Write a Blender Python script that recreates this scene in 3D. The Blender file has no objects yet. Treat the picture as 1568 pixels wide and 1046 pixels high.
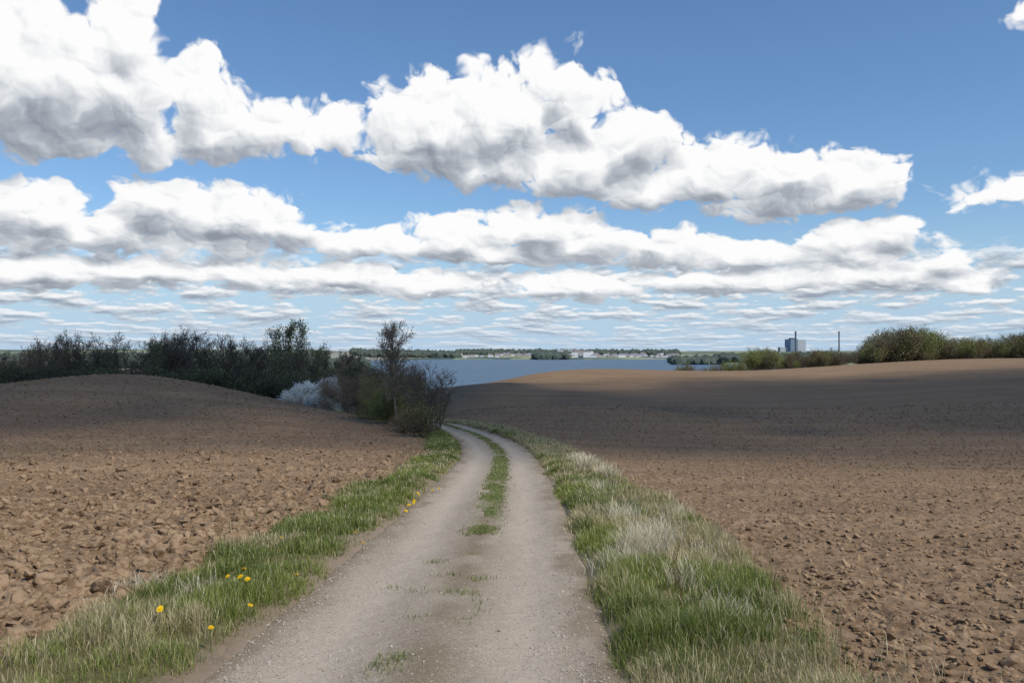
import bpy, math, numpy as np
from mathutils import Vector
rng=np.random.default_rng(7)
scene=bpy.context.scene
F=1307.0
# ---------------------------------------------------------------- noise
_T=[np.random.default_rng(100+i).random((256,256)) for i in range(8)]
def vn(x,y,s=0):
    T=_T[s%8]; xi=np.floor(x).astype(np.int64); yi=np.floor(y).astype(np.int64)
    fx=x-xi; fy=y-yi; fx=fx*fx*(3-2*fx); fy=fy*fy*(3-2*fy)
    a=T[xi&255,yi&255]; b=T[(xi+1)&255,yi&255]; c=T[xi&255,(yi+1)&255]; d=T[(xi+1)&255,(yi+1)&255]
    return (a*(1-fx)+b*fx)*(1-fy)+(c*(1-fx)+d*fx)*fy-0.5
def fbm(x,y,o=4,s=0):
    r=0;a=1.0
    for i in range(o):
        r=r+a*vn(x*2**i+i*17.3,y*2**i+i*5.1,s+i); a*=0.5
    return r
def ss(a,b,x):
    t=np.clip((x-a)/(b-a),0,1); return t*t*(3-2*t)
# ---------------------------------------------------------------- terrain
RY=np.array([-60,0,5,10,20,30,36,42,50,60,75,90.])
RX=np.array([-0.9,-0.75,-0.64,-0.5,-0.40,-0.45,-0.9,-2.1,-4.7,-9.0,-18,-30.])
def road_x(Y):
    Y=np.clip(Y,-60,90)
    k=np.zeros_like(Y,dtype=float)
    for o,w in ((-3,.15),(-1.5,.2),(0,.3),(1.5,.2),(3,.15)):
        k+=w*np.interp(Y+o,RY,RX)
    return k
def road_d(X,Y):
    sl=(road_x(Y+1)-road_x(Y-1))/2
    return (X-road_x(Y))/np.sqrt(1+sl*sl)
C=[]
def cp(px,py,Y): C.append(((px-784)/F*Y,Y,1.65-(py-540)/F*Y))
for px,py,Y in [(0,600,65),(150,581,68),(250,578,66),(350,595,60),(440,618,52),(520,637,46),(600,657,40),
    (200,640,40),(1568,549,150),(1400,553,155),(1250,562,160),(1150,568,165),(1040,572,165),(960,567,162),(880,567,158),
    (800,577,140),(740,587,125),(690,598,108),(760,622,72),(850,608,100),(950,640,60),(1200,622,80),(1500,600,80),
    (1000,598,112),(1300,590,110),(1568,569,115),(1200,680,40),(1500,680,38),(930,595,120)]: cp(px,py,Y)
for Y,z in [(30,-1.95),(36,-2.12),(42,-2.25),(50,-2.38),(58,-3.1),(75,-5)]:
    C.append((float(np.interp(Y,RY,RX)),Y,z))
for Y in (-60,-20,0,5,10,20):
    for X in (-60,-25,-9,-3,3,9,25,60):
        z=-0.065*max(Y,0)
        if Y==20 and X<-10: z+=0.1
        if Y==20 and X<-40: z+=0.2
        C.append((X,Y,z))
C+=[(-13,30,-1.6),(-25,30,-1.5),(-40,40,-1.7),(-80,60,-2.2),(-40,90,-3.5),(-20,90,-5.0),(-7,88,-5.2),(-80,130,-6),(-40,130,-7),(-5,135,-5.2),
    (-150,100,-4),(-150,200,-8),(-80,220,-9),(0,220,-8),(60,230,-5),(120,220,-1.5),(150,150,1.5),(150,60,0),(100,60,-0.8),(110,120,0.2),(80,20,-1.0),(-100,20,-1.2),(20,200,-5.5),(90,200,-1.5)]
C=np.array(C); CX=C[:,:2]/50.0
def phi(r2): return 0.5*r2*np.log(r2+1e-9)
n=len(C); K=phi(((CX[:,None]-CX[None])**2).sum(-1))+np.eye(n)*2e-3
Pm=np.c_[np.ones(n),CX]; A=np.block([[K,Pm],[Pm.T,np.zeros((3,3))]])
W=np.linalg.solve(A,np.r_[C[:,2],0,0,0])
def shore(X,Y):
    th=X/np.maximum(Y,1)
    return np.interp(th,[-9,-.24,-.17,-.05,.1,.19,.25,9],[480,560,1500,1800,1750,1800,950,850])
def base_z(X,Y):
    x=np.clip(X,-155,155)/50; y=np.clip(Y,-60,235)/50
    z=W[n]+W[n+1]*x+W[n+2]*y
    for i in range(n): z=z+W[i]*phi((x-CX[i,0])**2+(y-CX[i,1])**2)
    z=z+ (0.25*fbm(X/25,Y/25,3,3))*ss(60,120,Y)
    t=ss(215,330,Y+0.0*X)
    sh=shore(X,Y)*(1+0.05*fbm(X/300,Y/300,3))
    far=-14+4.5*ss(sh-30,sh+60,Y)+ss(sh,sh+1500,Y)*(17+9*fbm(X/700,Y/900,3,2))
    rt=ss(0.3,0.45,X/np.maximum(Y,1))
    t=t*(1-rt*ss(900,330,Y)*0.9)
    return z*(1-t)+far*t
def ground_z(X,Y,cut=True,fine=True):
    z=base_z(X,Y); d=road_d(X,Y); ad=np.abs(d)
    m=(Y<80)&(Y>-50)
    e=0.14*fbm(X*1.1,Y*1.1,3,1)
    if cut: z=z-np.where(m,0.075*(1-ss(1.12,1.38,ad+e)),0)
    vw=np.where(d<0,2.62,2.95)+0.5*fbm(X/1.6,Y/1.6,3,4)
    vm=ss(1.25,1.6,ad)*(1-ss(vw-.3,vw+.2,ad))*m
    z=z+0.07*vm+0.05*vm*fbm(X*3,Y*3,2)
    fm=np.where(m,ss(vw-.3,vw+.15,ad),1)*(1-ss(200,260,Y))
    if fine:
        cs=np.where(X<0,1.2,0.65)
        r=np.hypot(X,Y)
        b=np.abs(vn(X*5,Y*5,2))+0.5*np.abs(vn(X*11+3,Y*11,5))
        z=z+fm*cs*(0.16*(0.35-b)*0.9+0.07*fbm(X*1.3,Y*1.3,3,6))*(1-0.4*ss(20,60,r))
    return z,d,vw,vm,fm
def mk(name,V,loops,sizes,mat,smooth=True,col=None,parent=None,link=True):
    me=bpy.data.meshes.new(name); V=np.ascontiguousarray(V,dtype=np.float32)
    loops=np.ascontiguousarray(loops,dtype=np.int32).ravel(); sizes=np.asarray(sizes,dtype=np.int32)
    me.vertices.add(len(V)); me.vertices.foreach_set('co',V.ravel())
    me.loops.add(len(loops)); me.loops.foreach_set('vertex_index',loops)
    me.polygons.add(len(sizes)); st=np.zeros(len(sizes),dtype=np.int32); st[1:]=np.cumsum(sizes)[:-1]
    me.polygons.foreach_set('loop_start',st)
    me.update(calc_edges=True)
    me.polygons.foreach_set('use_smooth',np.full(len(sizes),smooth,dtype=bool))
    if col is not None:
        ca=me.color_attributes.new('Col','FLOAT_COLOR','POINT')
        c=np.ones((len(V),4),dtype=np.float32); c[:,:3]=col; ca.data.foreach_set('color',c.ravel())
    if mat: me.materials.append(mat)
    if not link: return me
    ob=bpy.data.objects.new(name,me); scene.collection.objects.link(ob)
    if parent: ob.parent=parent
    return ob
# ---------------------------------------------------------------- material helpers
class NT:
    def __init__(s,nt): s.nt=nt
    def n(s,t,ins=None,**kw):
        nd=s.nt.nodes.new(t)
        for k,v in kw.items(): setattr(nd,k,v)
        if ins:
            for k,v in ins.items(): s.set(nd.inputs[k],v)
        return nd
    def set(s,sock,v):
        if isinstance(v,bpy.types.NodeSocket): s.nt.links.new(v,sock)
        else: sock.default_value=v
    def m(s,op,a,b=None,c=None,clamp=False):
        nd=s.nt.nodes.new('ShaderNodeMath'); nd.operation=op; nd.use_clamp=clamp
        for i,v in enumerate((a,b,c)):
            if v is not None: s.set(nd.inputs[i],v)
        return nd.outputs[0]
    def v(s,op,a,b=None,c=None,out=0):
        nd=s.nt.nodes.new('ShaderNodeVectorMath'); nd.operation=op
        for i,v in enumerate((a,b,c)):
            if v is not None: s.set(nd.inputs[i],v)
        return nd.outputs[out]
    def mix(s,f,a,b,bt='MIX'):
        nd=s.nt.nodes.new('ShaderNodeMix'); nd.data_type='RGBA'; nd.blend_type=bt
        s.set(nd.inputs[0],f); s.set(nd.inputs[6],a); s.set(nd.inputs[7],b); return nd.outputs[2]
    def sm(s,x,a,b,o0=0.,o1=1.):
        nd=s.nt.nodes.new('ShaderNodeMapRange'); nd.interpolation_type='SMOOTHSTEP'
        for i,v in enumerate((x,a,b,o0,o1)): s.set(nd.inputs[i],v)
        return nd.outputs[0]
    def noise(s,vec,scale,detail=4,rough=.55,out=0,dim='3D'):
        nd=s.nt.nodes.new('ShaderNodeTexNoise'); nd.noise_dimensions=dim
        s.set(nd.inputs['Vector'],vec); nd.inputs['Scale'].default_value=scale
        nd.inputs['Detail'].default_value=detail; nd.inputs['Roughness'].default_value=rough
        return nd.outputs[out]
def newmat(name):
    m=bpy.data.materials.new(name); m.use_nodes=True; nt=m.node_tree; nt.nodes.clear()
    h=NT(nt); h.out=h.n('ShaderNodeOutputMaterial'); h.mat=m
    h.pos=h.n('ShaderNodeNewGeometry').outputs['Position']; return h
def finish(h,col,rough=.95,bump=None,bs=.5,bd=.02,spec=.15):
    p=h.n('ShaderNodeBsdfPrincipled',{'Base Color':col,'Roughness':rough,'Specular IOR Level':spec})
    if bump is not None:
        b=h.n('ShaderNodeBump',{'Strength':bs,'Distance':bd,'Height':bump}); h.nt.links.new(b.outputs[0],p.inputs['Normal'])
    h.nt.links.new(p.outputs[0],h.out.inputs[0]); return h.mat
def c4(r,g,b): return (r,g,b,1)
def soil_col(h):
    n1=h.noise(h.pos,.35,5); n2=h.noise(h.pos,9,6,.7); n3=h.noise(h.pos,.05,3)
    c=h.mix(h.sm(n1,.35,.65),c4(.184,.117,.065),c4(.250,.166,.097))
    c=h.mix(h.sm(n2,.35,.7),c,c4(.32,.223,.14))
    c=h.mix(h.sm(n2,.55,.3),c,c4(.105,.065,.037))
    c=h.mix(h.sm(n3,.4,.62,0,.35),c,c4(.27,.177,.10))
    return c
h=newmat('ploughed_soil'); SOIL=finish(h,soil_col(h),.97,h.noise(h.pos,45,5,.7),.6,.012)
h=newmat('ground_mat')
att=h.n('ShaderNodeVertexColor',layer_name='Col'); sp=h.n('ShaderNodeSeparateColor',{0:att.outputs[0]})
c=soil_col(h)
wv=h.noise(h.v('MULTIPLY',h.pos,(.12,2.2,1)),1,3)
c=h.mix(h.sm(wv,.3,.7,0,.28),c,c4(.14,.088,.049))
wq=h.n('ShaderNodeVectorRotate',{0:h.pos,3:.16},rotation_type='Z_AXIS').outputs[0]
wv2=h.noise(h.v('MULTIPLY',wq,(.02,.42,0)),1,4,.6)
c=h.mix(h.sm(wv2,.42,.62,0,.32),c,c4(.14,.09,.052)); c=h.mix(h.sm(wv2,.42,.3,0,.3),c,c4(.31,.213,.13))
vg=h.mix(h.noise(h.pos,6,4),c4(.08,.08,.03),c4(.17,.14,.07))
c=h.mix(sp.outputs[0],c,vg)
fp=h.noise(h.v('MULTIPLY',h.pos,(.004,.0015,0)),1,2,.4)
fl=h.mix(h.sm(fp,.42,.5),c4(.13,.17,.12),c4(.24,.27,.15)); fl=h.mix(h.sm(fp,.53,.58),fl,c4(.24,.24,.2))  # far land tones, with distance haze mixed into the colour
fl=h.mix(h.sm(h.noise(h.v('MULTIPLY',h.pos,(.01,.002,0)),1,4),.52,.56),fl,c4(.07,.10,.09))
c=h.mix(sp.outputs[2],c,fl)
c=h.mix(h.m('MULTIPLY',sp.outputs[1],.8),c,c4(.24,.19,.14))
GROUND=finish(h,c,.97,h.noise(h.pos,30,6,.75),.7,.02)
# ---------------------------------------------------------------- ground sheet
dens=np.radians(np.linspace(-48,48,900)); rest=np.radians(np.linspace(48,312,90)[1:-1])
ang=np.r_[dens,rest]; R=np.r_[0.02,0.4,1.0,1.7,np.geomspace(2.4,300,900),np.geomspace(300,25000,110)[1:]]
TH,RR=np.meshgrid(ang,R); X=(RR*np.sin(TH)).ravel(); Y=(RR*np.cos(TH)).ravel()
Z,d,vw,vm,fm=ground_z(X,Y)
nr,nc=len(R),len(ang)
i=np.arange(nr-1)[:,None]*nc; j=np.arange(nc)[None]; j2=(j+1)%nc
Q=np.stack([i+j,i+nc+j,i+nc+j2,i+j2],-1).reshape(-1,4)[:, ::-1]
mm=(Y<80)&(Y>-50)
sh=ss(1.7,1.3,np.abs(d)+.3*fbm(X*2,Y*2,3))*mm
col=np.stack([vm,sh,ss(250,320,Y)],-1)
ground=mk('ground',np.c_[X,Y,Z],Q,np.full(len(Q),4),GROUND,True,col)
# ---------------------------------------------------------------- road
h=newmat('gravel_road')
att=h.n('ShaderNodeVertexColor',layer_name='Col'); sp=h.n('ShaderNodeSeparateColor',{0:att.outputs[0]})
n1=h.noise(h.v('MULTIPLY',h.pos,(1.8,.3,1)),1,5); n2=h.noise(h.pos,60,5,.8); n4=h.noise(h.pos,7,5,.7)
vo=h.n('ShaderNodeTexVoronoi',{'Vector':h.pos,'Scale':75.0}); 
c=h.mix(h.sm(n1,.35,.65),c4(.25,.20,.142),c4(.33,.272,.20))
c=h.mix(h.sm(n4,.4,.65,0,.5),c,c4(.29,.24,.18))
c=h.mix(h.m('MULTIPLY',sp.outputs[1],.75),c,c4(.44,.372,.29))
c=h.mix(h.sm(n2,.35,.75,0,.6),c,c4(.46,.40,.32)); c=h.mix(h.sm(n2,.5,.3,0,.7),c,c4(.16,.12,.085))
c=h.mix(h.m('MULTIPLY',h.sm(h.n('ShaderNodeSeparateColor',{0:vo.outputs['Color']}).outputs[0],.9,.96),.45),c,c4(.55,.50,.44))
c=h.mix(h.m('MULTIPLY',h.sm(h.n('ShaderNodeSeparateColor',{0:vo.outputs['Color']}).outputs[1],.88,.95),.4),c,c4(.15,.12,.09))
c=h.mix(sp.outputs[0],c,h.mix(h.sm(n2,.4,.65),c4(.15,.115,.07),c4(.26,.205,.14)))
bmp=h.m('ADD',h.m('ADD',h.m('MULTIPLY',vo.outputs['Distance'],-.6),n2),h.m('MULTIPLY',n4,1.5))
ROAD=finish(h,c,.95,bmp,.6,.012)
ys=np.r_[np.arange(-20,2.4,.3),np.geomspace(2.4,80,900)]; ds=np.linspace(-1.6,1.6,120)
DD,YY=np.meshgrid(ds,ys); sl=(road_x(YY+1)-road_x(YY-1))/2; XX=road_x(YY)+DD*np.sqrt(1+sl*sl)
x=XX.ravel();y=YY.ravel();dd=DD.ravel()
def road_z(x,y,dd): return base_z(x,y)-.035*np.exp(-((np.abs(dd-.05)-.66)/.28)**2)+.018*np.exp(-((dd-.05)/.25)**2)-.07*ss(1.2,1.5,np.abs(dd))+.025*fbm(x*2,y*1.2,3,2)
z=road_z(x,y,dd)+.008*fbm(x*14,y*14,2,5)
cen=np.exp(-((dd-.08)/.2)**2)*ss(-.3,.2,fbm(x*1.5,y*.8,3,6)+.1)*.8+.7*ss(1.0,1.25,np.abs(dd)+.3*fbm(x*2,y*2,3))
trk=np.exp(-((np.abs(dd-.05+.1*fbm(x*.6,y*.3,2))-.68)/.27)**2)
nr,nc=XX.shape; i=np.arange(nr-1)[:,None]*nc; j=np.arange(nc-1)[None]
Q=np.stack([i+j,i+j+1,i+nc+j+1,i+nc+j],-1).reshape(-1,4)
mk('gravel_road',np.c_[x,y,z],Q,np.full(len(Q),4),ROAD,True,np.stack([cen,trk,cen*0],-1))
# ---------------------------------------------------------------- scattered lumps (clods, gravel)
def ico(sub):
    import bmesh
    bm=bmesh.new(); bmesh.ops.create_icosphere(bm,subdivisions=sub,radius=1)
    V=np.array([v.co[:] for v in bm.verts]); Fc=np.array([[v.index for v in f.verts] for f in bm.faces]); bm.free(); return V,Fc
I1=ico(1); I2=ico(2)
def lumps(P,S,flat,tmpl,jit,tilt=.35):
    V0,F0=tmpl; N=len(P); k=len(V0)
    a=rng.random(N)*6.283; sx=S*rng.uniform(.7,1.4,N); sy=S*rng.uniform(.6,1.1,N); sz=S*rng.uniform(flat*.7,flat*1.3,N)
    J=V0[None]*(1+jit*rng.uniform(-1,1,(N,k,1)))+rng.normal(0,jit*.3,(N,k,3))
    tx=rng.normal(0,tilt,N)[:,None]
    xx=J[...,0]*sx[:,None]; yy=J[...,1]*sy[:,None]; zz=J[...,2]*sz[:,None]+xx*tx
    ca=np.cos(a)[:,None]; sa=np.sin(a)[:,None]
    V=np.stack([xx*ca-yy*sa,xx*sa+yy*ca,zz],-1)+P[:,None]
    L=(F0[None]+(np.arange(N)*k)[:,None,None]).reshape(-1,3)
    return V.reshape(-1,3),L
def field_pts(N,r0,r1):
    r=np.exp(rng.uniform(np.log(r0),np.log(r1),N)); a=np.radians(rng.uniform(-46,46,N))
    x=r*np.sin(a); y=r*np.cos(a)
    z,d,vw,vm,fm=ground_z(x,y); k=(fm>.6); k&=(rng.random(N)<np.where(x<0,1,.8))
    return x[k],y[k],z[k],r[k],d[k]
x,y,z,r,d=field_pts(54000,4,80)
S=np.minimum(rng.lognormal(math.log(.018),.5,len(x)),.085)*np.where(x<0,1.25,.8); S=np.maximum(S,r*.0011)
V1,L1=lumps(np.c_[x,y,z+.2*S],S,.6,I1,.28)
x,y,z,r,d=field_pts(8000,4.5,30)
S=rng.uniform(.03,.085,len(x))*np.where(x<0,1.3,.55)
V2,L2=lumps(np.c_[x,y,z+.1*S],S,.6,I2,.2)
V=np.r_[V1,V2]; L=np.r_[L1,L2+len(V1)]
mk('soil_clods',V,L,np.full(len(L),3),SOIL,False)
h=newmat('gravel'); GR=finish(h,h.mix(h.noise(h.pos,25,2),c4(.22,.18,.14),c4(.50,.45,.38)),.85)
N=11000; y=np.exp(rng.uniform(np.log(3.2),np.log(26),N)); dd=np.where(rng.random(N)<.4,rng.uniform(-1.3,1.3,N),np.sign(rng.normal(size=N))*rng.normal(1.12,.16,N))
x=road_x(y)+dd; z=road_z(x,y,dd)
S=rng.lognormal(math.log(.0052),.45,N)
V,L=lumps(np.c_[x,y,z+.002],S,.6,I1,.2); mk('gravel_stones',V,L,np.full(len(L),3),GR,False)
# ---------------------------------------------------------------- grass
def blades(P,H,Wd,lean,col,name,mat):
    N=len(P); a=rng.random(N)*6.283; b=a+rng.normal(1.57,.6,N)
    s=np.c_[np.cos(a),np.sin(a),0*a]*Wd[:,None]/2; bd=np.c_[np.cos(b),np.sin(b),0*b]*(H*lean)[:,None]
    up=np.c_[0*a,0*a,H*np.sqrt(np.maximum(.08,1-lean**2*.8))]
    V=np.stack([P-s,P+s,P+.45*up+.18*bd-s*.85,P+.45*up+.18*bd+s*.85,P+.82*up+.55*bd-s*.5,P+.82*up+.55*bd+s*.5,P+up*.97+bd],1)
    base=(np.arange(N)*7)[:,None]
    L=base+np.array([0,1,3,2,2,3,5,4,4,5,6])[None]
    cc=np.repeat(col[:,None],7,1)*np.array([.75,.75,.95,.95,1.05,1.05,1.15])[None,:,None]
    return mk(name,V.reshape(-1,3),L,np.tile([4,4,3],N),mat,True,cc.reshape(-1,3))
def leafmat(name,tr=.4,rough=.6):
    h=newmat(name); att=h.n('ShaderNodeVertexColor',layer_name='Col').outputs[0]
    dsh=h.n('ShaderNodeBsdfDiffuse',{'Color':att}); t=h.n('ShaderNodeBsdfTranslucent',{'Color':att})
    mx=h.n('ShaderNodeMixShader',{0:tr,1:dsh.outputs[0],2:t.outputs[0]})
    g=h.n('ShaderNodeBsdfGlossy',{'Roughness':.45,'Color':(1,1,1,1)}); m2=h.n('ShaderNodeMixShader',{0:.03,1:mx.outputs[0],2:g.outputs[0]})
    h.nt.links.new(m2.outputs[0],h.out.inputs[0]); return h.mat
GRASS=leafmat('grass_blades')
def verge(side,N,name):
    y=np.exp(rng.uniform(np.log(3.0),np.log(62),N)); dd=rng.uniform(1.16,3.35,N)*side
    sl=(road_x(y+1)-road_x(y-1))/2; x=road_x(y)+dd*np.sqrt(1+sl*sl)
    z,d,vw,vm,fm=ground_z(x,y); ad=np.abs(dd)
    clump=fbm(x*2.2,y*2.2,3,5); edge=.24*fbm(x*2.5,y*1.2,3,1)
    pr=ss(1.2,1.42,ad+edge)*(1-ss(vw-.35,vw+.12,ad))*(.36+.64*ss(-.35,.15,clump))
    pr=np.maximum(pr,.015*(ad<3.6))
    k=rng.random(N)<pr; x,y,z,ad,clump=[q[k] for q in (x,y,z,ad,clump)]; N=len(x)
    H=(.06+.125*ss(-.4,.5,clump)+rng.normal(0,.028,N)).clip(.03)*(1.1 if side>0 else .87)
    H*=.55+.45*ss(1.2,1.55,ad)
    Wd=np.maximum(.0044,.00075*y)*rng.uniform(.7,1.3,N)
    dry=fbm(x*1.1+9,y*.8,3,7)+.32*fbm(x*5,y*5,2,3)+(.08 if side>0 else -.17)+(ss(14,28,y)*.36 if side>0 else ss(40,60,y)*.2)+.25*ss(2.0,2.8,ad)
    p=ss(-.15,.5,dry)*.75+.07
    isd=rng.random(N)<p
    g=rng.random((N,1)); gc=(1-g)*np.array([.115,.170,.027])+g*np.array([.265,.305,.070])
    dc=(1-g)*np.array([.58,.49,.29])+g*np.array([.36,.30,.155])
    tv=ss(-.3,.4,fbm(x*.7,y*.5,3,2))[:,None]; gc=gc*(.82+.36*tv)+tv*np.array([.025,.005,0])
    col=np.where(isd[:,None],dc,gc)
    H=np.where(isd,H*1.15,H)
    lean=np.abs(rng.normal(.5,.27,N)).clip(.05,1.0)
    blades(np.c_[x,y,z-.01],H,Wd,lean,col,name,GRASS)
verge(-1,165000,'verge_grass'); verge(1,200000,'verge_grass')
def px2(px,py):
    Y=2157/(py-625.0); return (px-784)/F*Y,Y
tufts=[(985,862,.42,900),(1005,845,.40,600),(965,880,.30,300),(900,725,.5,600),(885,712,.42,500),(930,735,.42,400),(955,805,.34,350),(1045,905,.30,220),(925,875,.24,250),(215,905,.2,260),(1110,960,.26,150),(1035,805,.30,250),(300,915,.18,120),(915,760,.3,250),(1080,860,.26,160)]
P=[];H=[];cl=[]
for px,py,hh,nn in tufts:
    X0,Y0=px2(px,py); q=rng.normal(0,.12,(nn,2)); xx=X0+q[:,0]; yy=Y0+q[:,1]*1.6; P.append(np.c_[xx,yy,ground_z(xx,yy)[0]]); H.append(rng.uniform(.3,1.1,nn)*hh)
    g=rng.random((nn,1)); cl.append((1-g)*np.array([.74,.67,.50])+g*np.array([.50,.43,.28]))
P=np.vstack(P);H=np.concatenate(H);cl=np.vstack(cl)
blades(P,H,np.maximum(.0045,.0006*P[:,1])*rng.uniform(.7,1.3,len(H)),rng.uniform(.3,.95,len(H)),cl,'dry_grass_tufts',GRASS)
# centre strip
N=100000; y=np.exp(rng.uniform(np.log(4),np.log(56),N)); dd=rng.normal(.08,.105,N); sl=(road_x(y+1)-road_x(y-1))/2; x=road_x(y)+dd*np.sqrt(1+sl*sl)
f=fbm(x*3.6,y*1.3,4,6)+ .48*ss(8.0,12,y)+.3*ss(11,18,y)-.28-.35*ss(7,5,y)
k=rng.random(N)<ss(0,.35,f)*.6; x=x[k];y=y[k];N=len(x)
xx=[];yy=[]
for px,py,nn in [(615,1008,200),(590,1022,90),(700,905,80),(735,885,80),(690,880,70),(735,815,150),(700,948,40),(640,945,40),(670,860,60),(720,850,80),(745,800,100),(640,905,30),(600,900,20)]:
    X0,Y0=px2(px,py); xx.append(X0+rng.normal(0,.075,nn)); yy.append(Y0+rng.normal(0,.07,nn))
x=np.r_[x,np.concatenate(xx)]; y=np.r_[y,np.concatenate(yy)]; N=len(x)
g=rng.random((N,1)); col=(1-g)*np.array([.12,.165,.035])+g*np.array([.27,.29,.09])
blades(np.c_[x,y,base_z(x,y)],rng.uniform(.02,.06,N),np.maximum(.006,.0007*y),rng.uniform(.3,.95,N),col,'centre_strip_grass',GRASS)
# dandelions
fl=[(375,897),(350,915),(369,910),(432,838),(455,890),(247,962),(645,757),(638,766),(682,735),(672,741),(545,818),(325,982),(385,942),(651,748),(690,730),(380,906),(634,772),(556,826)]
V=[];L=[];sz=[];cl=[];o=0
for px,py in fl:
    X0,Y0=px2(px,py+18); X0-=.12*(Y0>12); zz=float(ground_z(np.array([X0]),np.array([Y0]))[0][0]); hgt=rng.uniform(.14,.20); r0=rng.uniform(.016,.023) if Y0<12 else .028
    tilt=rng.normal(0,.3,2)
    for ring,(rr,hz,m) in enumerate([(1,0,16),(.75,.25,14),(.45,.4,10)]):
        for a in range(m):
            an=a/m*6.283+ring*.2; w=.5*rr*r0*6.283/m*1.1; rr2=rr*rng.uniform(.85,1.1)
            c_,s_=math.cos(an),math.sin(an)
            for (u,vv) in ((.1,-w*.3),(1,-w),(1.06,0),(1,w),(.1,w*.3)):
                lx=c_*u*rr2*r0-s_*vv; ly=s_*u*rr2*r0+c_*vv
                V.append((X0+lx,Y0+ly,zz+hgt+hz*r0+u*.15*r0+lx*tilt[0]+ly*(tilt[1]+.45))); cl.append((.85,.58,.01))
            L+=list(range(o,o+5)); sz.append(5); o+=5
    for k in range(4):
        a=k*1.571; V+= [(X0+.003*math.cos(a),Y0+.003*math.sin(a),zz),(X0+.0025*math.cos(a),Y0+.0025*math.sin(a),zz+hgt)]; cl+=[(.15,.2,.06)]*2
    for k in range(4):
        k2=(k+1)%4; L+=[o+2*k,o+2*k2,o+2*k2+1,o+2*k+1]; sz.append(4)
    o+=8
mk('dandelions',np.array(V),np.array(L),sz,GRASS,False,np.array(cl))
# ---------------------------------------------------------------- trees
def unit(v): return v/ (np.linalg.norm(v)+1e-9)
def grow_plant(seed,H,r,levels,kids,ang0,ratio,wob=.18,trop=.1,stems=1,stemspread=.1,base=.25,lr=.55,nseg=4,shrink=.6,w0=None):
    rg=np.random.default_rng(seed); S=[];tips=[]
    def g(p,d,L,rad,lv):
        ns=nseg if lv<levels-1 else 2
        for i in range(ns):
            t=(i+1)/ns
            d=unit(d+rg.normal(0,wob if (lv>0 or w0 is None) else w0,3)+np.array([0,0,trop])); q=p+d*L/ns
            ra=rad*(1-.75*i/ns); rb=rad*(1-.75*t); S.append((p,q,ra,rb)); p=q
            if lv==levels: tips.append(p)
            if lv<levels and (lv>0 or t>base):
                for k in range(kids[lv]):
                    pr=unit(np.cross(d,rg.normal(size=3))); a=ang0*rg.uniform(.7,1.3)
                    g(p,unit(d*math.cos(a)+pr*math.sin(a)),L*ratio*(1-shrink*(t-.3))*rg.uniform(.6,1.2),rb*lr+rad*.08,lv+1)
    for s in range(stems):
        sd=np.array([rg.normal(0,stemspread),rg.normal(0,stemspread),1]); g(np.array([rg.normal(0,.02*H*(stems>1)),rg.normal(0,.02*H*(stems>1)),-.05*H]),unit(sd),H*rg.uniform(.75,1.1 if stems>1 else 1.0),r*(1 if stems==1 else rg.uniform(.6,1)),0)
    return S,np.array(tips)
def tubes(S,k=3,minr=.0):
    p=np.array([s[0] for s in S]);q=np.array([s[1] for s in S]);ra=np.maximum(np.array([s[2] for s in S]),minr);rb=np.maximum(np.array([s[3] for s in S]),minr)
    d=q-p; d/=np.linalg.norm(d,axis=1)[:,None]+1e-9; ref=np.where(np.abs(d[:,2:3])>.9,np.array([[1,0,0.]]),np.array([[0,0,1.]]))
    u=np.cross(d,ref); u/=np.linalg.norm(u,axis=1)[:,None]; w=np.cross(d,u); N=len(S)
    a=np.arange(k)/k*6.283; o=u[:,None]*np.cos(a)[None,:,None]+w[:,None]*np.sin(a)[None,:,None]
    V=np.concatenate([p[:,None]+o*ra[:,None,None],q[:,None]+o*rb[:,None,None]],1).reshape(-1,3)
    L=[]
    for i in range(k): L.append(np.array([i,(i+1)%k,k+(i+1)%k,k+i]))
    L=(np.arange(N)*2*k)[:,None,None]+np.array(L)[None]
    return V,L.reshape(-1,4)
def leaves(tips,per,spread,size,cols,rg):
    if per<=0: return np.zeros((0,3)),np.zeros((0,4),int),np.zeros((0,3))
    N=int(len(tips)*per); c=tips[rg.integers(0,len(tips),N)]+rg.normal(0,spread,(N,3))
    a=rg.normal(size=(N,3)); a/=np.linalg.norm(a,axis=1)[:,None]; b=np.cross(a,rg.normal(size=(N,3))); b/=np.linalg.norm(b,axis=1)[:,None]
    s=(size*rg.uniform(.5,1.3,N))[:,None]
    V=np.stack([c-a*s,c+b*s*.6,c+a*s,c-b*s*.6],1).reshape(-1,3)
    t=rg.random((N,1)); cc=np.array(cols[0])*(1-t)+np.array(cols[1])*t
    return V,np.arange(4*N).reshape(-1,4),np.repeat(cc,4,0)
PLANT=leafmat('bark_and_leaves',.3)
def plant_mesh(name,S,tips,bark,per,spread,size,cols,seed,minr=0,k=3):
    V,L=tubes(S,k,minr); rg=np.random.default_rng(seed)
    cb=np.tile(np.array(bark),(len(V),1))*rg.uniform(.75,1.25,(len(V),1))
    V2,L2,c2=leaves(tips,per,spread,size,cols,rg)
    return np.r_[V,V2],np.r_[L,L2+len(V)],np.r_[cb,c2]
def addmesh(name,data,link=True,loc=None):
    V,L,c=data
    if loc is not None: V=V+np.array(loc)
    return mk(name,V,L,np.full(len(L),4),PLANT,False,c,link=link)
def gz(x,y): return float(ground_z(np.array([float(x)]),np.array([float(y)]),fine=False)[0][0])
tm=[]
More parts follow.
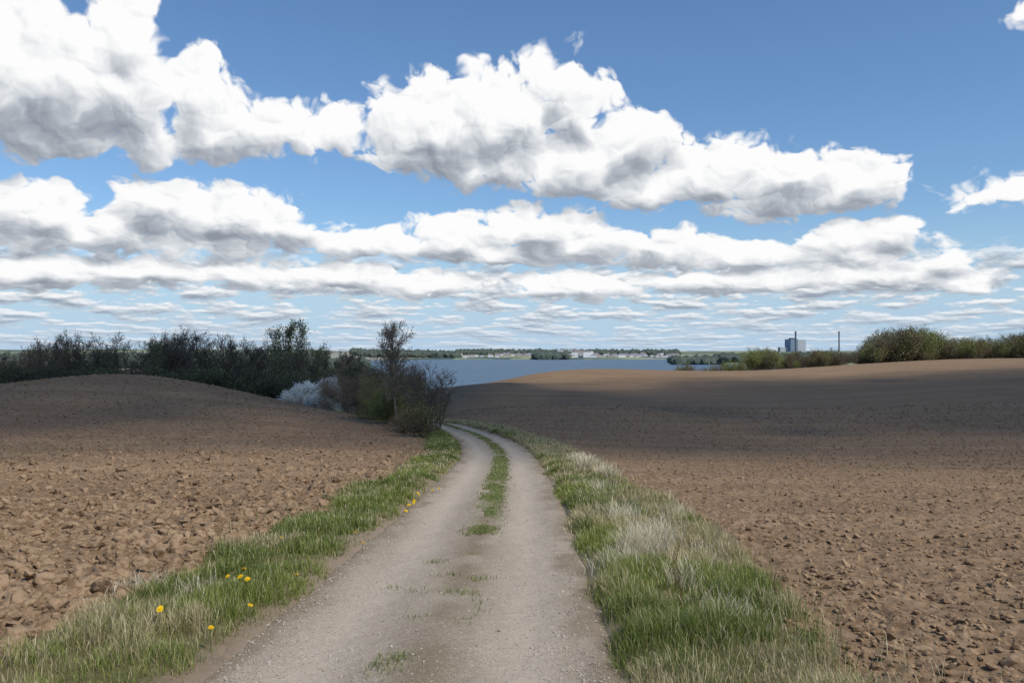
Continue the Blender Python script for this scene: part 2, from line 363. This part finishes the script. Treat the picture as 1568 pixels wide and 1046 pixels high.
for s in range(6):
    S,t=grow_plant(s+1,9.5,.15,3,(3,3,2),.7,.5,trop=.11,base=.12,w0=.05,shrink=.7)
    bk=[(.13,.10,.076),(.105,.08,.062),(.165,.13,.10)][s%3]
    tm.append(addmesh('bare_tree_mesh',plant_mesh('t',S,t,bk,.3,.3,.09,[(.085,.085,.035),(.16,.135,.06)],s,minr=.018),False))
gm=[]
for s in range(2):
    S,t=grow_plant(s+20,10,.15,3,(3,3,2),.5,.42,trop=.15,base=.2,w0=.05,shrink=.7)
    gm.append(addmesh('budding_tree_mesh',plant_mesh('t',S,t,(.18,.15,.12),1.3,.3,.11,[(.14,.16,.055),(.27,.27,.11)],s,minr=.017),False))
sm_=[]
for s in range(4):
    S,t=grow_plant(s+40,4.2,.05,2,(3,3),.7,.5,trop=.06,stems=10,stemspread=.45,base=.1)
    lc=[[(.075,.07,.03),(.13,.10,.052)],[(.09,.095,.034),(.16,.16,.058)]][s%2]
    sm_.append(addmesh('dark_shrub_mesh',plant_mesh('t',S,t,(.108,.082,.064),1.6,.3,.12,lc,s,minr=.018),False))
hm=[]
for s,cc in enumerate([[(.09,.10,.03),(.2,.19,.06)],[(.13,.10,.055),(.21,.17,.09)],[(.16,.2,.045),(.28,.30,.08)],[(.11,.085,.06),(.17,.14,.08)]]):
    S,t=grow_plant(s+60,4.5,.05,2,(3,3),.6,.45,trop=.08,stems=10,stemspread=.4,base=.1)
    hm.append(addmesh('hedge_shrub_mesh',plant_mesh('t',S,t,(.15,.12,.09),2.4 if s!=3 else 1,.33,.10,cc,s,minr=.015),False))
def empty(name):
    e=bpy.data.objects.new(name,None); scene.collection.objects.link(e); return e
def inst(me,par,name,x,y,s,z=None):
    o=bpy.data.objects.new(name,me); scene.collection.objects.link(o); o.parent=par
    o.location=(x,y,gz(x,y) if z is None else z); o.rotation_euler=(0,0,rng.random()*6.28); o.scale=(s*rng.uniform(.9,1.15),s*rng.uniform(.9,1.15),s); return o
tl=empty('tree_line')
tops_x=[-40,0,40,75,110,145,160,185,225,270,310,345,400,420,462,480,520,565]
tops_y=[544,541,534,513,509,518,528,508,526,509,508,518,524,522,522,531,533,547]
for k in range(165):
    px=rng.uniform(-60,560); Yd=rng.uniform(145,215); x=(px-784)/F*Yd; g0=gz(x,Yd)
    top=np.interp(px,tops_x,tops_y)+abs(rng.normal(0,12)); hh=1.65-(top-540)/F*Yd-g0
    inst(tm[k%6],tl,'bare_tree',x,Yd,max(hh,2.5)/9.8)
for px,Yd in [(430,150),(437,158),(455,150),(448,160),(490,150),(500,165),(240,150)]:
    x=(px-784)/F*Yd; g0=gz(x,Yd); top=502 if 420<px<460 else np.interp(px,tops_x,tops_y)+3; inst(gm[px%2],tl,'budding_tree',x,Yd,(1.65-(top-540)/F*Yd-g0)/10.2)
for k in range(260):
    px=rng.uniform(-60,640); Yd=rng.uniform(115,195); x=(px-784)/F*Yd
    hh=rng.uniform(.65,1.25)
    if px>565: hh=rng.uniform(.6,.9)
    inst(sm_[k%4],tl,'shrub',x,Yd,hh)
hd=empty('hedgerow')
hx=[1140,1165,1200,1240,1330,1345,1375,1400,1440,1470,1500,1530,1568,1640]; ht=[550,532,541,538,534,512,509,505,516,523,517,522,512,515]
for k in range(180):
    px=rng.uniform(1150,1640); Yd=np.interp(px,[1150,1568],[172,162])+rng.uniform(0,22); x=(px-784)/F*Yd; g0=gz(x,Yd)
    top=np.interp(px,hx,ht)+abs(rng.normal(0,12)); hh=max(1.65-(top-540)/F*Yd-g0,1.2)
    t_=2 if px<1200 and rng.random()<.6 else (0 if 1335<px<1430 and rng.random()<.4 else int(rng.integers(0,4)))
    inst(hm[t_],hd,'shrub',x,Yd,hh/4.8)
for k in range(30):
    px=rng.uniform(1340,1640); Yd=rng.uniform(175,190); x=(px-784)/F*Yd; g0=gz(x,Yd)
    top=np.interp(px,hx,ht)+rng.uniform(-4,6); inst(tm[k%6],hd,'bare_tree',x,Yd,(1.65-(top-540)/F*Yd-g0)/9.7)
for px in np.arange(1035,1150,7):
    Yd=215+rng.uniform(-10,10); x=(px-784)/F*Yd; inst(hm[int(rng.integers(0,4))],hd,'shrub',x,Yd,rng.uniform(.5,.75))
inst(sm_[0],hd,'shrub',(945-784)/F*185,185,.4)
# central trees
def at(px,Y): return (px-784)/F*Y,Y
x,y=at(609,42); g0=gz(x,y); S,t=grow_plant(309,5.0,.065,3,(5,4,4),.75,.42,wob=.09,trop=.03,base=.26,nseg=8,shrink=.62,w0=.02)
E=np.array([s_[1] for s_ in S]); zt=np.percentile(E[:,2],99.7); sc=(1.65+49/F*42-g0)/zt; ax=E[:,0]; sx=1.85/(np.percentile(ax,98.5)-np.percentile(ax,1.5))
q_=np.array([sx,sx,sc]); S=[(a*q_,b*q_,ra,rb) for a,b,ra,rb in S]; t=t*q_
addmesh('bare_tree',plant_mesh('t',S,t,(.28,.23,.175),.06,.06,.014,[(.22,.2,.09),(.28,.25,.11)],1,minr=.0048,k=4),loc=(x,y,g0))
for (px,Y,Hh,seed,st) in [(655,39,2.9,311,7),(640,41,2.5,312,6),(672,40.5,2.6,313,6)]:
    x,y=at(px,Y); g0=gz(x,y); S,t=grow_plant(seed,Hh,.035,3,(3,2,2),.6,.42,trop=.07,stems=st,stemspread=.28,base=.12,w0=.08)
    addmesh('bare_shrub',plant_mesh('t',S,t,(.12,.10,.082),.3,.08,.018,[(.11,.11,.04),(.18,.17,.07)],seed,minr=.0045),loc=(x,y,g0))
def bush(name,px,Y,Hh,seed,bark,per,size,cols,st=8,sp=.45,sprd=.12):
    x,y=at(px,Y); g0=gz(x,y); S,t=grow_plant(seed,Hh,.03,3,(2,2,2),.65,.5,trop=.04,stems=st,stemspread=sp,base=.1)
    addmesh(name,plant_mesh('t',S,t,bark,per,sprd,size,cols,seed,minr=.005),loc=(x,y,g0))
OL=[(.15,.155,.045),(.30,.28,.09)]; BR=[(.21,.145,.085),(.32,.225,.13)]
bush('budding_bush',580,47,1.9,401,(.19,.15,.105),2.4,.03,OL,9); bush('budding_bush',604,43.5,1.4,402,(.18,.14,.10),2.0,.03,OL,9)
bush('budding_bush',555,54,2.4,403,(.23,.16,.11),1.5,.03,BR,9); bush('budding_bush',530,62,2.8,404,(.25,.165,.115),1.3,.035,BR,9)
bush('budding_bush',588,52,2.0,405,(.2,.155,.11),1.2,.03,OL,9); bush('bare_shrub',645,37,1.3,406,(.10,.085,.07),.8,.025,OL,8,.5)
bush('bare_shrub',622,39,1.0,407,(.13,.105,.08),1.2,.025,BR,8,.6); bush('budding_bush',572,46,1.3,408,(.19,.155,.10),2.2,.025,OL,8,.6)
bush('budding_bush',540,54,1.5,409,(.2,.145,.10),1.4,.025,BR,8,.6); bush('budding_bush',632,50,1.9,410,(.18,.14,.10),1.4,.03,OL,8,.5)
WH=[(.9,.87,.80),(.75,.73,.64)]
bush('blossoming_bush',466,66,1.7,420,(.14,.12,.10),8,.045,WH,9,.5,.13); bush('blossoming_bush',492,64,2.0,421,(.14,.12,.10),8,.045,WH,9,.5,.13)
bush('blossoming_bush',240,112,2.2,422,(.10,.08,.06),6,.07,WH,9,.6,.2); bush('blossoming_bush',205,112,1.8,423,(.10,.08,.06),6,.07,WH,9,.6,.2)
S=[]
for px,py,hh in [(1045,935,.42),(1035,915,.35),(1205,800,.3),(1190,935,.25),(905,700,.9),(888,690,1.0),(925,715,.7),(1085,925,.2)]:
    X0,Y0=px2(px,py); g0=gz(X0,Y0); s_,t_=grow_plant(int(px),hh,.004,1,(3,),.45,.25,wob=.08,base=.4); S+=[(a+np.array([X0,Y0,g0]),b+np.array([X0,Y0,g0]),ra,rb) for a,b,ra,rb in s_]
V,L=tubes(S,4,.0022); mk('dry_weed_stalks',V,L,np.full(len(L),4),PLANT,False,np.tile([.2,.12,.07],(len(V),1)))
# ---------------------------------------------------------------- far shore
h=newmat('hazed_forest_canopy'); FOR=finish(h,h.mix(h.noise(h.pos,.05,3),c4(.05,.068,.065),c4(.10,.12,.09)),1)  # canopy green dulled towards blue, distance haze painted in
def forest(spec,name):
    P=[];S=[]
    for px0,px1,Y0,Y1,num,s in spec:
        px=rng.uniform(px0,px1,num); y=rng.uniform(Y0,Y1,num); x=(px-784)/F*y; z=ground_z(x,y,fine=False)[0]; P.append(np.c_[x,y,np.maximum(z,-12)+s*.5]); S.append(rng.uniform(.7,1.2,num)*s)
    V,L=lumps(np.vstack(P),np.concatenate(S),.8,I1,.2,.08); mk(name,V,L,np.full(len(L),3),FOR,False)
forest([(-300,560,620,900,3600,6),(540,700,1850,2300,500,9),(1030,1700,1000,1250,1800,6.5),(820,868,1760,1850,160,10),(700,1040,2300,3200,900,8)],'distant_forest')
h=newmat('lake_water'); bw=h.noise(h.v('MULTIPLY',h.pos,(.25,.6,1)),1,5,.65)
b_=h.n('ShaderNodeBump',{'Strength':1.0,'Distance':.6,'Height':bw})
d_=h.n('ShaderNodeBsdfDiffuse',{'Color':h.mix(h.noise(h.v('MULTIPLY',h.pos,(.004,.02,1)),1,4),c4(.05,.095,.145),c4(.085,.14,.195))})
g_=h.n('ShaderNodeBsdfGlossy',{'Color':c4(.75,.82,.9),'Roughness':.25}); h.nt.links.new(b_.outputs[0],g_.inputs['Normal'])
m_=h.n('ShaderNodeMixShader',{0:.24,1:d_.outputs[0],2:g_.outputs[0]}); h.nt.links.new(m_.outputs[0],h.out.inputs[0]); LK=h.mat
mk('lake',np.array([(-5000,150,-12),(5000,150,-12),(5000,2600,-12),(-5000,2600,-12)]),[0,1,2,3],[4],LK)
V=[];L=[];sz=[];cl=[];o=0
for k in range(260):
    px=rng.choice([rng.uniform(690,1040),rng.normal(880,45)]); y=rng.uniform(1950,2900); x=(px-784)/F*y; z=gz(x,y)
    w=rng.uniform(4,10);dp=rng.uniform(4,7);hh=rng.uniform(3,5)+ (8 if abs(px-880)<25 and rng.random()<.3 else 0); rf=rng.uniform(1.5,2.5)
    c_=[(.6,.6,.6),(.45,.44,.42),(.36,.30,.28),(.7,.7,.72)][int(rng.integers(0,4))]; rc=[(.24,.2,.19),(.22,.24,.27)][int(rng.integers(0,2))]
    b=[(x-w,y-dp),(x+w,y-dp),(x+w,y+dp),(x-w,y+dp)]
    V+=[(*p,z-1) for p in b]+[(*p,z+hh) for p in b]; cl+=[c_]*8
    V+=[(x-w*1.03,y-dp*1.05,z+hh),(x+w*1.03,y-dp*1.05,z+hh),(x+w*1.03,y+dp*1.05,z+hh),(x-w*1.03,y+dp*1.05,z+hh),(x-w,y,z+hh+rf),(x+w,y,z+hh+rf)]; cl+=[rc]*6
    for f in [(0,1,5,4),(1,2,6,5),(2,3,7,6),(3,0,4,7),(8,9,13,12),(10,11,12,13),(8,12,11),(9,10,13)]:
        L+=[o+q for q in f]; sz.append(len(f))
    o+=14
h=newmat('town_mat'); TW=finish(h,h.n('ShaderNodeVertexColor',layer_name='Col').outputs[0],.9)
mk('distant_town',np.array(V),np.array(L),sz,TW,False,np.array(cl))
ps=empty('power_station'); h=newmat('cladding'); CLD=finish(h,h.mix(h.noise(h.v('MULTIPLY',h.pos,(.25,.01,.01)),1,1),c4(.16,.23,.32),c4(.24,.31,.40)),.7)
h=newmat('concrete_pale'); CON=finish(h,c4(.42,.45,.48),.9); h=newmat('chimney_dark'); CHD=finish(h,c4(.12,.13,.15),.9)
def box(name,px0,px1,ytop,Y,dp,mat,zb=-12):
    x0=(px0-784)/F*Y;x1=(px1-784)/F*Y;z1=1.65-(ytop-540)/F*Y
    v=[(x,y,z) for z in (zb,z1) for x,y in ((x0,Y),(x1,Y),(x1,Y+dp),(x0,Y+dp))]
    mk(name,np.array(v),[0,1,5,4,1,2,6,5,2,3,7,6,3,0,4,7,4,5,6,7],[4]*5,mat,False,parent=ps)
box('boiler_house',1208,1222,519,2000,30,CLD); box('turbine_hall',1222.2,1234,520,2003,26,CON); box('roof_plant',1211,1219,517,2006,15,CHD,zb=30); box('annex',1195,1207.8,531,2004,20,CON)
def chim(name,px,ytop,Y,r):
    x=(px-784)/F*Y; zt=1.65-(ytop-540)/F*Y; a=np.arange(12)/12*6.283
    ring=[(-12,1.15),(zt*.8,1),(zt*.8,1.12),(zt-2,1.08),(zt-2,1.2),(zt,1.2)]
    V=np.concatenate([np.c_[x+r*k*np.cos(a),Y+r*k*np.sin(a),np.full(12,z)] for z,k in ring])
    L=[];sz=[]
    for q in range(5):
        for i in range(12): L+=[q*12+i,q*12+(i+1)%12,q*12+12+(i+1)%12,q*12+12+i]; sz.append(4)
    L+=list(range(60,72)); sz.append(12); mk(name,V,L,sz,CHD,False,parent=ps)
chim('chimney',1218.5,507,1990,1.9); chim('chimney_2',1285,507,2050,1.6)
# ---------------------------------------------------------------- sun & unseen overhead cloud added to shade the fields
EL=50; AZ=131
sv=Vector((math.sin(math.radians(AZ))*math.cos(math.radians(EL)),math.cos(math.radians(AZ))*math.cos(math.radians(EL)),math.sin(math.radians(EL))))
sun=bpy.data.lights.new('sun','SUN'); sun.energy=4.1; sun.angle=math.radians(.53); sun.color=(1,.945,.86)
so=bpy.data.objects.new('sun',sun); scene.collection.objects.link(so); so.rotation_euler=sv.to_track_quat('Z','Y').to_euler(); so.location=(0,0,50)
Hc=380; off=(sv.x/sv.z*Hc,sv.y/sv.z*Hc)
pf=[(-95,72,50,60),(-58,72,54,61),(-22,74,46,57),(18,76,48,56),(55,77,46,56),(95,78,50,56),(135,82,50,52),(-60,130,60,65),(-110,160,70,100),(-52,185,42,70),(-22,118,24,34)]  # puffs of the out-of-view cloud, laid out by the ground shadow they cast
V0,F0=ico(4); V=[];L=[];cl=[];o=0
for x,y,rx,ry in pf:
    v=V0*(1+.10*np.sin(V0[:,[0]]*7+x)*np.cos(V0[:,[1]]*6+y)+.06*np.sin(V0[:,[2]]*15+V0[:,[0]]*13+x))*np.array([rx,ry,14])+np.array([x+off[0],y+off[1],Hc]); V.append(v); L.append(F0+o); o+=len(v)
    rr=np.hypot(V0[:,0],V0[:,1]); cl.append(np.repeat(ss(1.0,.76,rr)[:,None],3,1))
h=newmat('shadow_cloud_mat'); at_=h.n('ShaderNodeVertexColor',layer_name='Col').outputs[0]
al=h.m('MULTIPLY',at_,h.sm(h.m('ADD',h.noise(h.pos,.05,2,.6),h.m('MULTIPLY',at_,.5)),.35,.85,0.,.41))
df=h.n('ShaderNodeBsdfDiffuse',{'Color':c4(.9,.9,.92)}); tr=h.n('ShaderNodeBsdfTransparent'); mx=h.n('ShaderNodeMixShader',{0:al,1:tr.outputs[0],2:df.outputs[0]}); h.nt.links.new(mx.outputs[0],h.out.inputs[0])
L=np.vstack(L); mk('shadow_cloud',np.vstack(V),L,np.full(len(L),3),h.mat,True,np.vstack(cl))
# ---------------------------------------------------------------- world
w=bpy.data.worlds.new('World'); scene.world=w; w.use_nodes=True; nt=w.node_tree; nt.nodes.clear(); h=NT(nt)
out=h.n('ShaderNodeOutputWorld')
dirv=h.v('NORMALIZE',h.n('ShaderNodeTexCoord').outputs['Generated'])
s=h.n('ShaderNodeSeparateXYZ',{0:dirv}); 
az=h.m('MULTIPLY',h.m('ARCTAN2',s.outputs[0],s.outputs[1]),57.2958); el=h.m('MULTIPLY',h.m('ARCSINE',s.outputs[2]),57.2958); elp=h.m('MAXIMUM',el,0.)
region=h.m('MULTIPLY',h.m('LESS_THAN',h.m('ABSOLUTE',az),48.),h.m('MULTIPLY',h.m('LESS_THAN',el,34.),h.m('GREATER_THAN',el,-.5)))
P=h.n('ShaderNodeCombineXYZ',{0:az,1:elp}).outputs[0]
lnv=h.m('MULTIPLY',h.m('LOGARITHM',h.m('ADD',elp,6.),math.e),28.)
Qv=h.n('ShaderNodeCombineXYZ',{0:h.m('MULTIPLY',az,1.15),1:lnv}).outputs[0]
wn=h.noise(Qv,.28,2,.5,out=1,dim='2D'); wa=h.m('MULTIPLY_ADD',elp,.08,.3)
wv=h.v('SUBTRACT',wn,(.5,.5,.5)); wsc=h.n('ShaderNodeVectorMath',{0:wv},operation='SCALE'); h.set(wsc.inputs[3],h.m('MULTIPLY',wa,1.6))
Pw=h.v('ADD',P,wsc.outputs[0]); Pw=h.v('MULTIPLY',Pw,(1,1,0))
Qw=h.v('ADD',Qv,h.v('MULTIPLY',wv,(2.4,2.4,0)))
def puff(q,fd,two=True,fa=.5):
    v1=h.n('ShaderNodeTexVoronoi',{'Vector':q,'Scale':.40,'Detail':0.0},voronoi_dimensions='2D',feature='SMOOTH_F1'); v1.inputs['Smoothness'].default_value=.4
    d1=v1.outputs['Distance']; a=h.m('MULTIPLY_ADD',h.m('MULTIPLY',d1,d1),-1.1,.36)
    if two:
        v2=h.n('ShaderNodeTexVoronoi',{'Vector':q,'Scale':1.05,'Detail':1.2,'Roughness':.45,'Lacunarity':2.4},voronoi_dimensions='2D',feature='F1')
        d2=v2.outputs['Distance']; a=h.m('ADD',a,h.m('MULTIPLY_ADD',h.m('MULTIPLY',d2,d2),-.33,.085))
    f=h.noise(q,.7,fd,.5,dim='2D')
    return h.m('ADD',a,h.m('MULTIPLY',h.m('SUBTRACT',f,.5),fa))
N0=puff(Qw,6); Ns=puff(Qw,1,False); N1=puff(h.v('ADD',Qw,(.45,.8,0)),1,False); N2=puff(h.v('ADD',Qw,(.20,.32,0)),2)
N0s=puff(Qw,2)
B=[(40,110,170,125),(190,45,75,70),(170,130,150,85),(290,135,70,62),(330,190,120,58),(440,195,95,48),(518,192,42,42),(90,195,150,46),(230,210,120,40),
(662,190,102,85),(760,175,110,72),(850,112,55,48),(880,160,70,50),(635,235,80,40),(760,245,140,42),(960,215,95,55),(880,250,120,50),(1090,260,110,54),(1000,282,150,38),(1200,270,110,56),(1310,275,95,44),(1200,303,150,30),(1380,283,32,20),
(1500,298,48,20),(1555,292,45,24),(1575,15,25,30),
(50,322,120,48),(230,312,68,48),(330,325,112,50),(420,345,80,38),(150,347,120,38),(40,362,110,24),(330,374,130,22),
(560,370,110,28),(690,364,72,38),(820,352,88,42),(900,370,82,34),(1010,380,85,30),(1140,387,95,25),(760,387,120,24),
(1280,364,75,28),(1365,357,65,30),(1300,387,150,22),(1440,400,55,20),
(60,415,130,32),(220,415,110,28),(360,420,90,25),(520,424,100,26),(660,434,95,20),(870,438,110,22),(1100,430,160,24),(1320,420,160,26),(1480,435,65,18)]
def deg(px,py):
    a=math.atan((px-784)/F); return math.degrees(a),math.degrees(math.atan((540-py)/F*math.cos(a)))
def blobs(vec):
    cur=None
    for bx,by,rx,ry in B:
        a,e=deg(bx,by); k=math.degrees(1/F); ca=math.cos(math.radians(a)); rxd=rx*k*ca*ca; ryd=ry*k*ca
        r=min(rxd,ryd)
        q=h.v('MULTIPLY_ADD',vec,(r/rxd,r/ryd,0),(-a*r/rxd,-e*r/ryd,0)); ln=h.v('LENGTH',q,out=1)
        val=h.m('SUBTRACT',r,ln)
        cur=val if cur is None else h.m('SMOOTH_MAX',cur,val,.5)
    return cur
B1=blobs(Pw)
amp=h.m('MULTIPLY_ADD',elp,.085,.30)
D=h.m('MULTIPLY_ADD',N0,amp,B1)
dely=h.m('MULTIPLY_ADD',elp,.13,.22)
B2=blobs(h.v('ADD',Pw,h.n('ShaderNodeCombineXYZ',{1:dely}).outputs[0]))
g=h.m('DIVIDE',h.m('SUBTRACT',B2,B1),dely)
alpha=h.sm(D,-.05,h.m('MULTIPLY_ADD',elp,.034,.14))
dk=h.m('MULTIPLY',h.sm(h.m('MULTIPLY_ADD',Ns,.5,g),-.65,1.0),.70)
thick=h.sm(h.m('DIVIDE',h.m('MULTIPLY_ADD',Ns,amp,B2),h.m('MULTIPLY_ADD',elp,.10,.25)),-.3,1.9)
dk=h.m('MULTIPLY_ADD',thick,.20,dk)
light=h.m('ADD',h.m('SUBTRACT',1.09,dk),h.m('MULTIPLY',h.m('SUBTRACT',Ns,N1),.38))
light=h.m('ADD',light,h.m('MULTIPLY',h.m('SUBTRACT',N0s,N2),.36),clamp=True)
def cramp(f,st):
    cr=h.n('ShaderNodeValToRGB',{0:f}); e=cr.color_ramp.elements
    e[0].position,e[0].color=st[0][0],c4(*st[0][1]); e[1].position,e[1].color=st[-1][0],c4(*st[-1][1])
    for p,c_ in st[1:-1]:
        x=e.new(p); x.color=c4(*c_)
    return cr.outputs[0]
CR=[(0,(.27,.305,.36)),(.3,(.41,.445,.50)),(.6,(.66,.69,.73)),(.85,(.88,.89,.905)),(1,(.98,.98,.98))]
ccol=cramp(light,CR)
q3=h.n('ShaderNodeCombineXYZ',{0:h.m('MULTIPLY',az,.28),1:h.m('MULTIPLY',h.m('LOGARITHM',h.m('ADD',elp,1.3),math.e),5.6)}).outputs[0]
n3=h.noise(q3,1.,7,.6,dim='2D'); n3b=h.noise(h.v('ADD',q3,(.03,.22,0)),1.,4,.5,dim='2D')
band=h.sm(elp,7.2,5.)
a3=h.m('MULTIPLY',h.sm(n3,.43,.54),band)
l3=h.m('MULTIPLY_ADD',h.m('SUBTRACT',n3,n3b),3.8,.50,clamp=True)
c3=cramp(l3,[(0,(.32,.37,.45)),(.5,(.58,.64,.70)),(1,(.92,.93,.945))])
hc=c4(.45,.61,.79)
hzc=h.sm(elp,4.,0.,0.,.5)
c3h=h.mix(hzc,c3,hc); ccolh=h.mix(hzc,ccol,hc)
sky=h.n('ShaderNodeTexSky',sky_type='NISHITA',sun_disc=False,sun_elevation=math.radians(EL),sun_rotation=math.radians(AZ),ozone_density=2.0,dust_density=.5)
skc=h.mix(1.,sky.outputs[0],c4(.76,.95,1.12),'MULTIPLY')
b1=h.n('ShaderNodeBackground',{0:skc,1:.115}); b3=h.n('ShaderNodeBackground',{0:hc,1:1.0}); b2=h.n('ShaderNodeBackground',{0:c3h,1:1.0}); b4=h.n('ShaderNodeBackground',{0:ccolh,1:1.0})
m1=h.n('ShaderNodeMixShader',{0:h.sm(elp,10.,0.,0.,.92),1:b1.outputs[0],2:b3.outputs[0]})
m2=h.n('ShaderNodeMixShader',{0:a3,1:m1.outputs[0],2:b2.outputs[0]})
m3=h.n('ShaderNodeMixShader',{0:alpha,1:m2.outputs[0],2:b4.outputs[0]})
m4=h.n('ShaderNodeMixShader',{0:region,1:m2.outputs[0],2:m3.outputs[0]}); nt.links.new(m4.outputs[0],out.inputs[0])
w.cycles.sampling_method='NONE'
# ---------------------------------------------------------------- camera
cam=bpy.data.cameras.new('camera'); cam.lens=30; cam.sensor_width=36; cam.clip_end=60000; cam.clip_start=.05
co=bpy.data.objects.new('camera',cam); scene.collection.objects.link(co); co.location=(0,0,1.65); co.rotation_euler=(math.radians(90.77),0,0)
scene.camera=co
scene.view_settings.view_transform='Standard'; scene.view_settings.look='None'; scene.view_settings.exposure=0
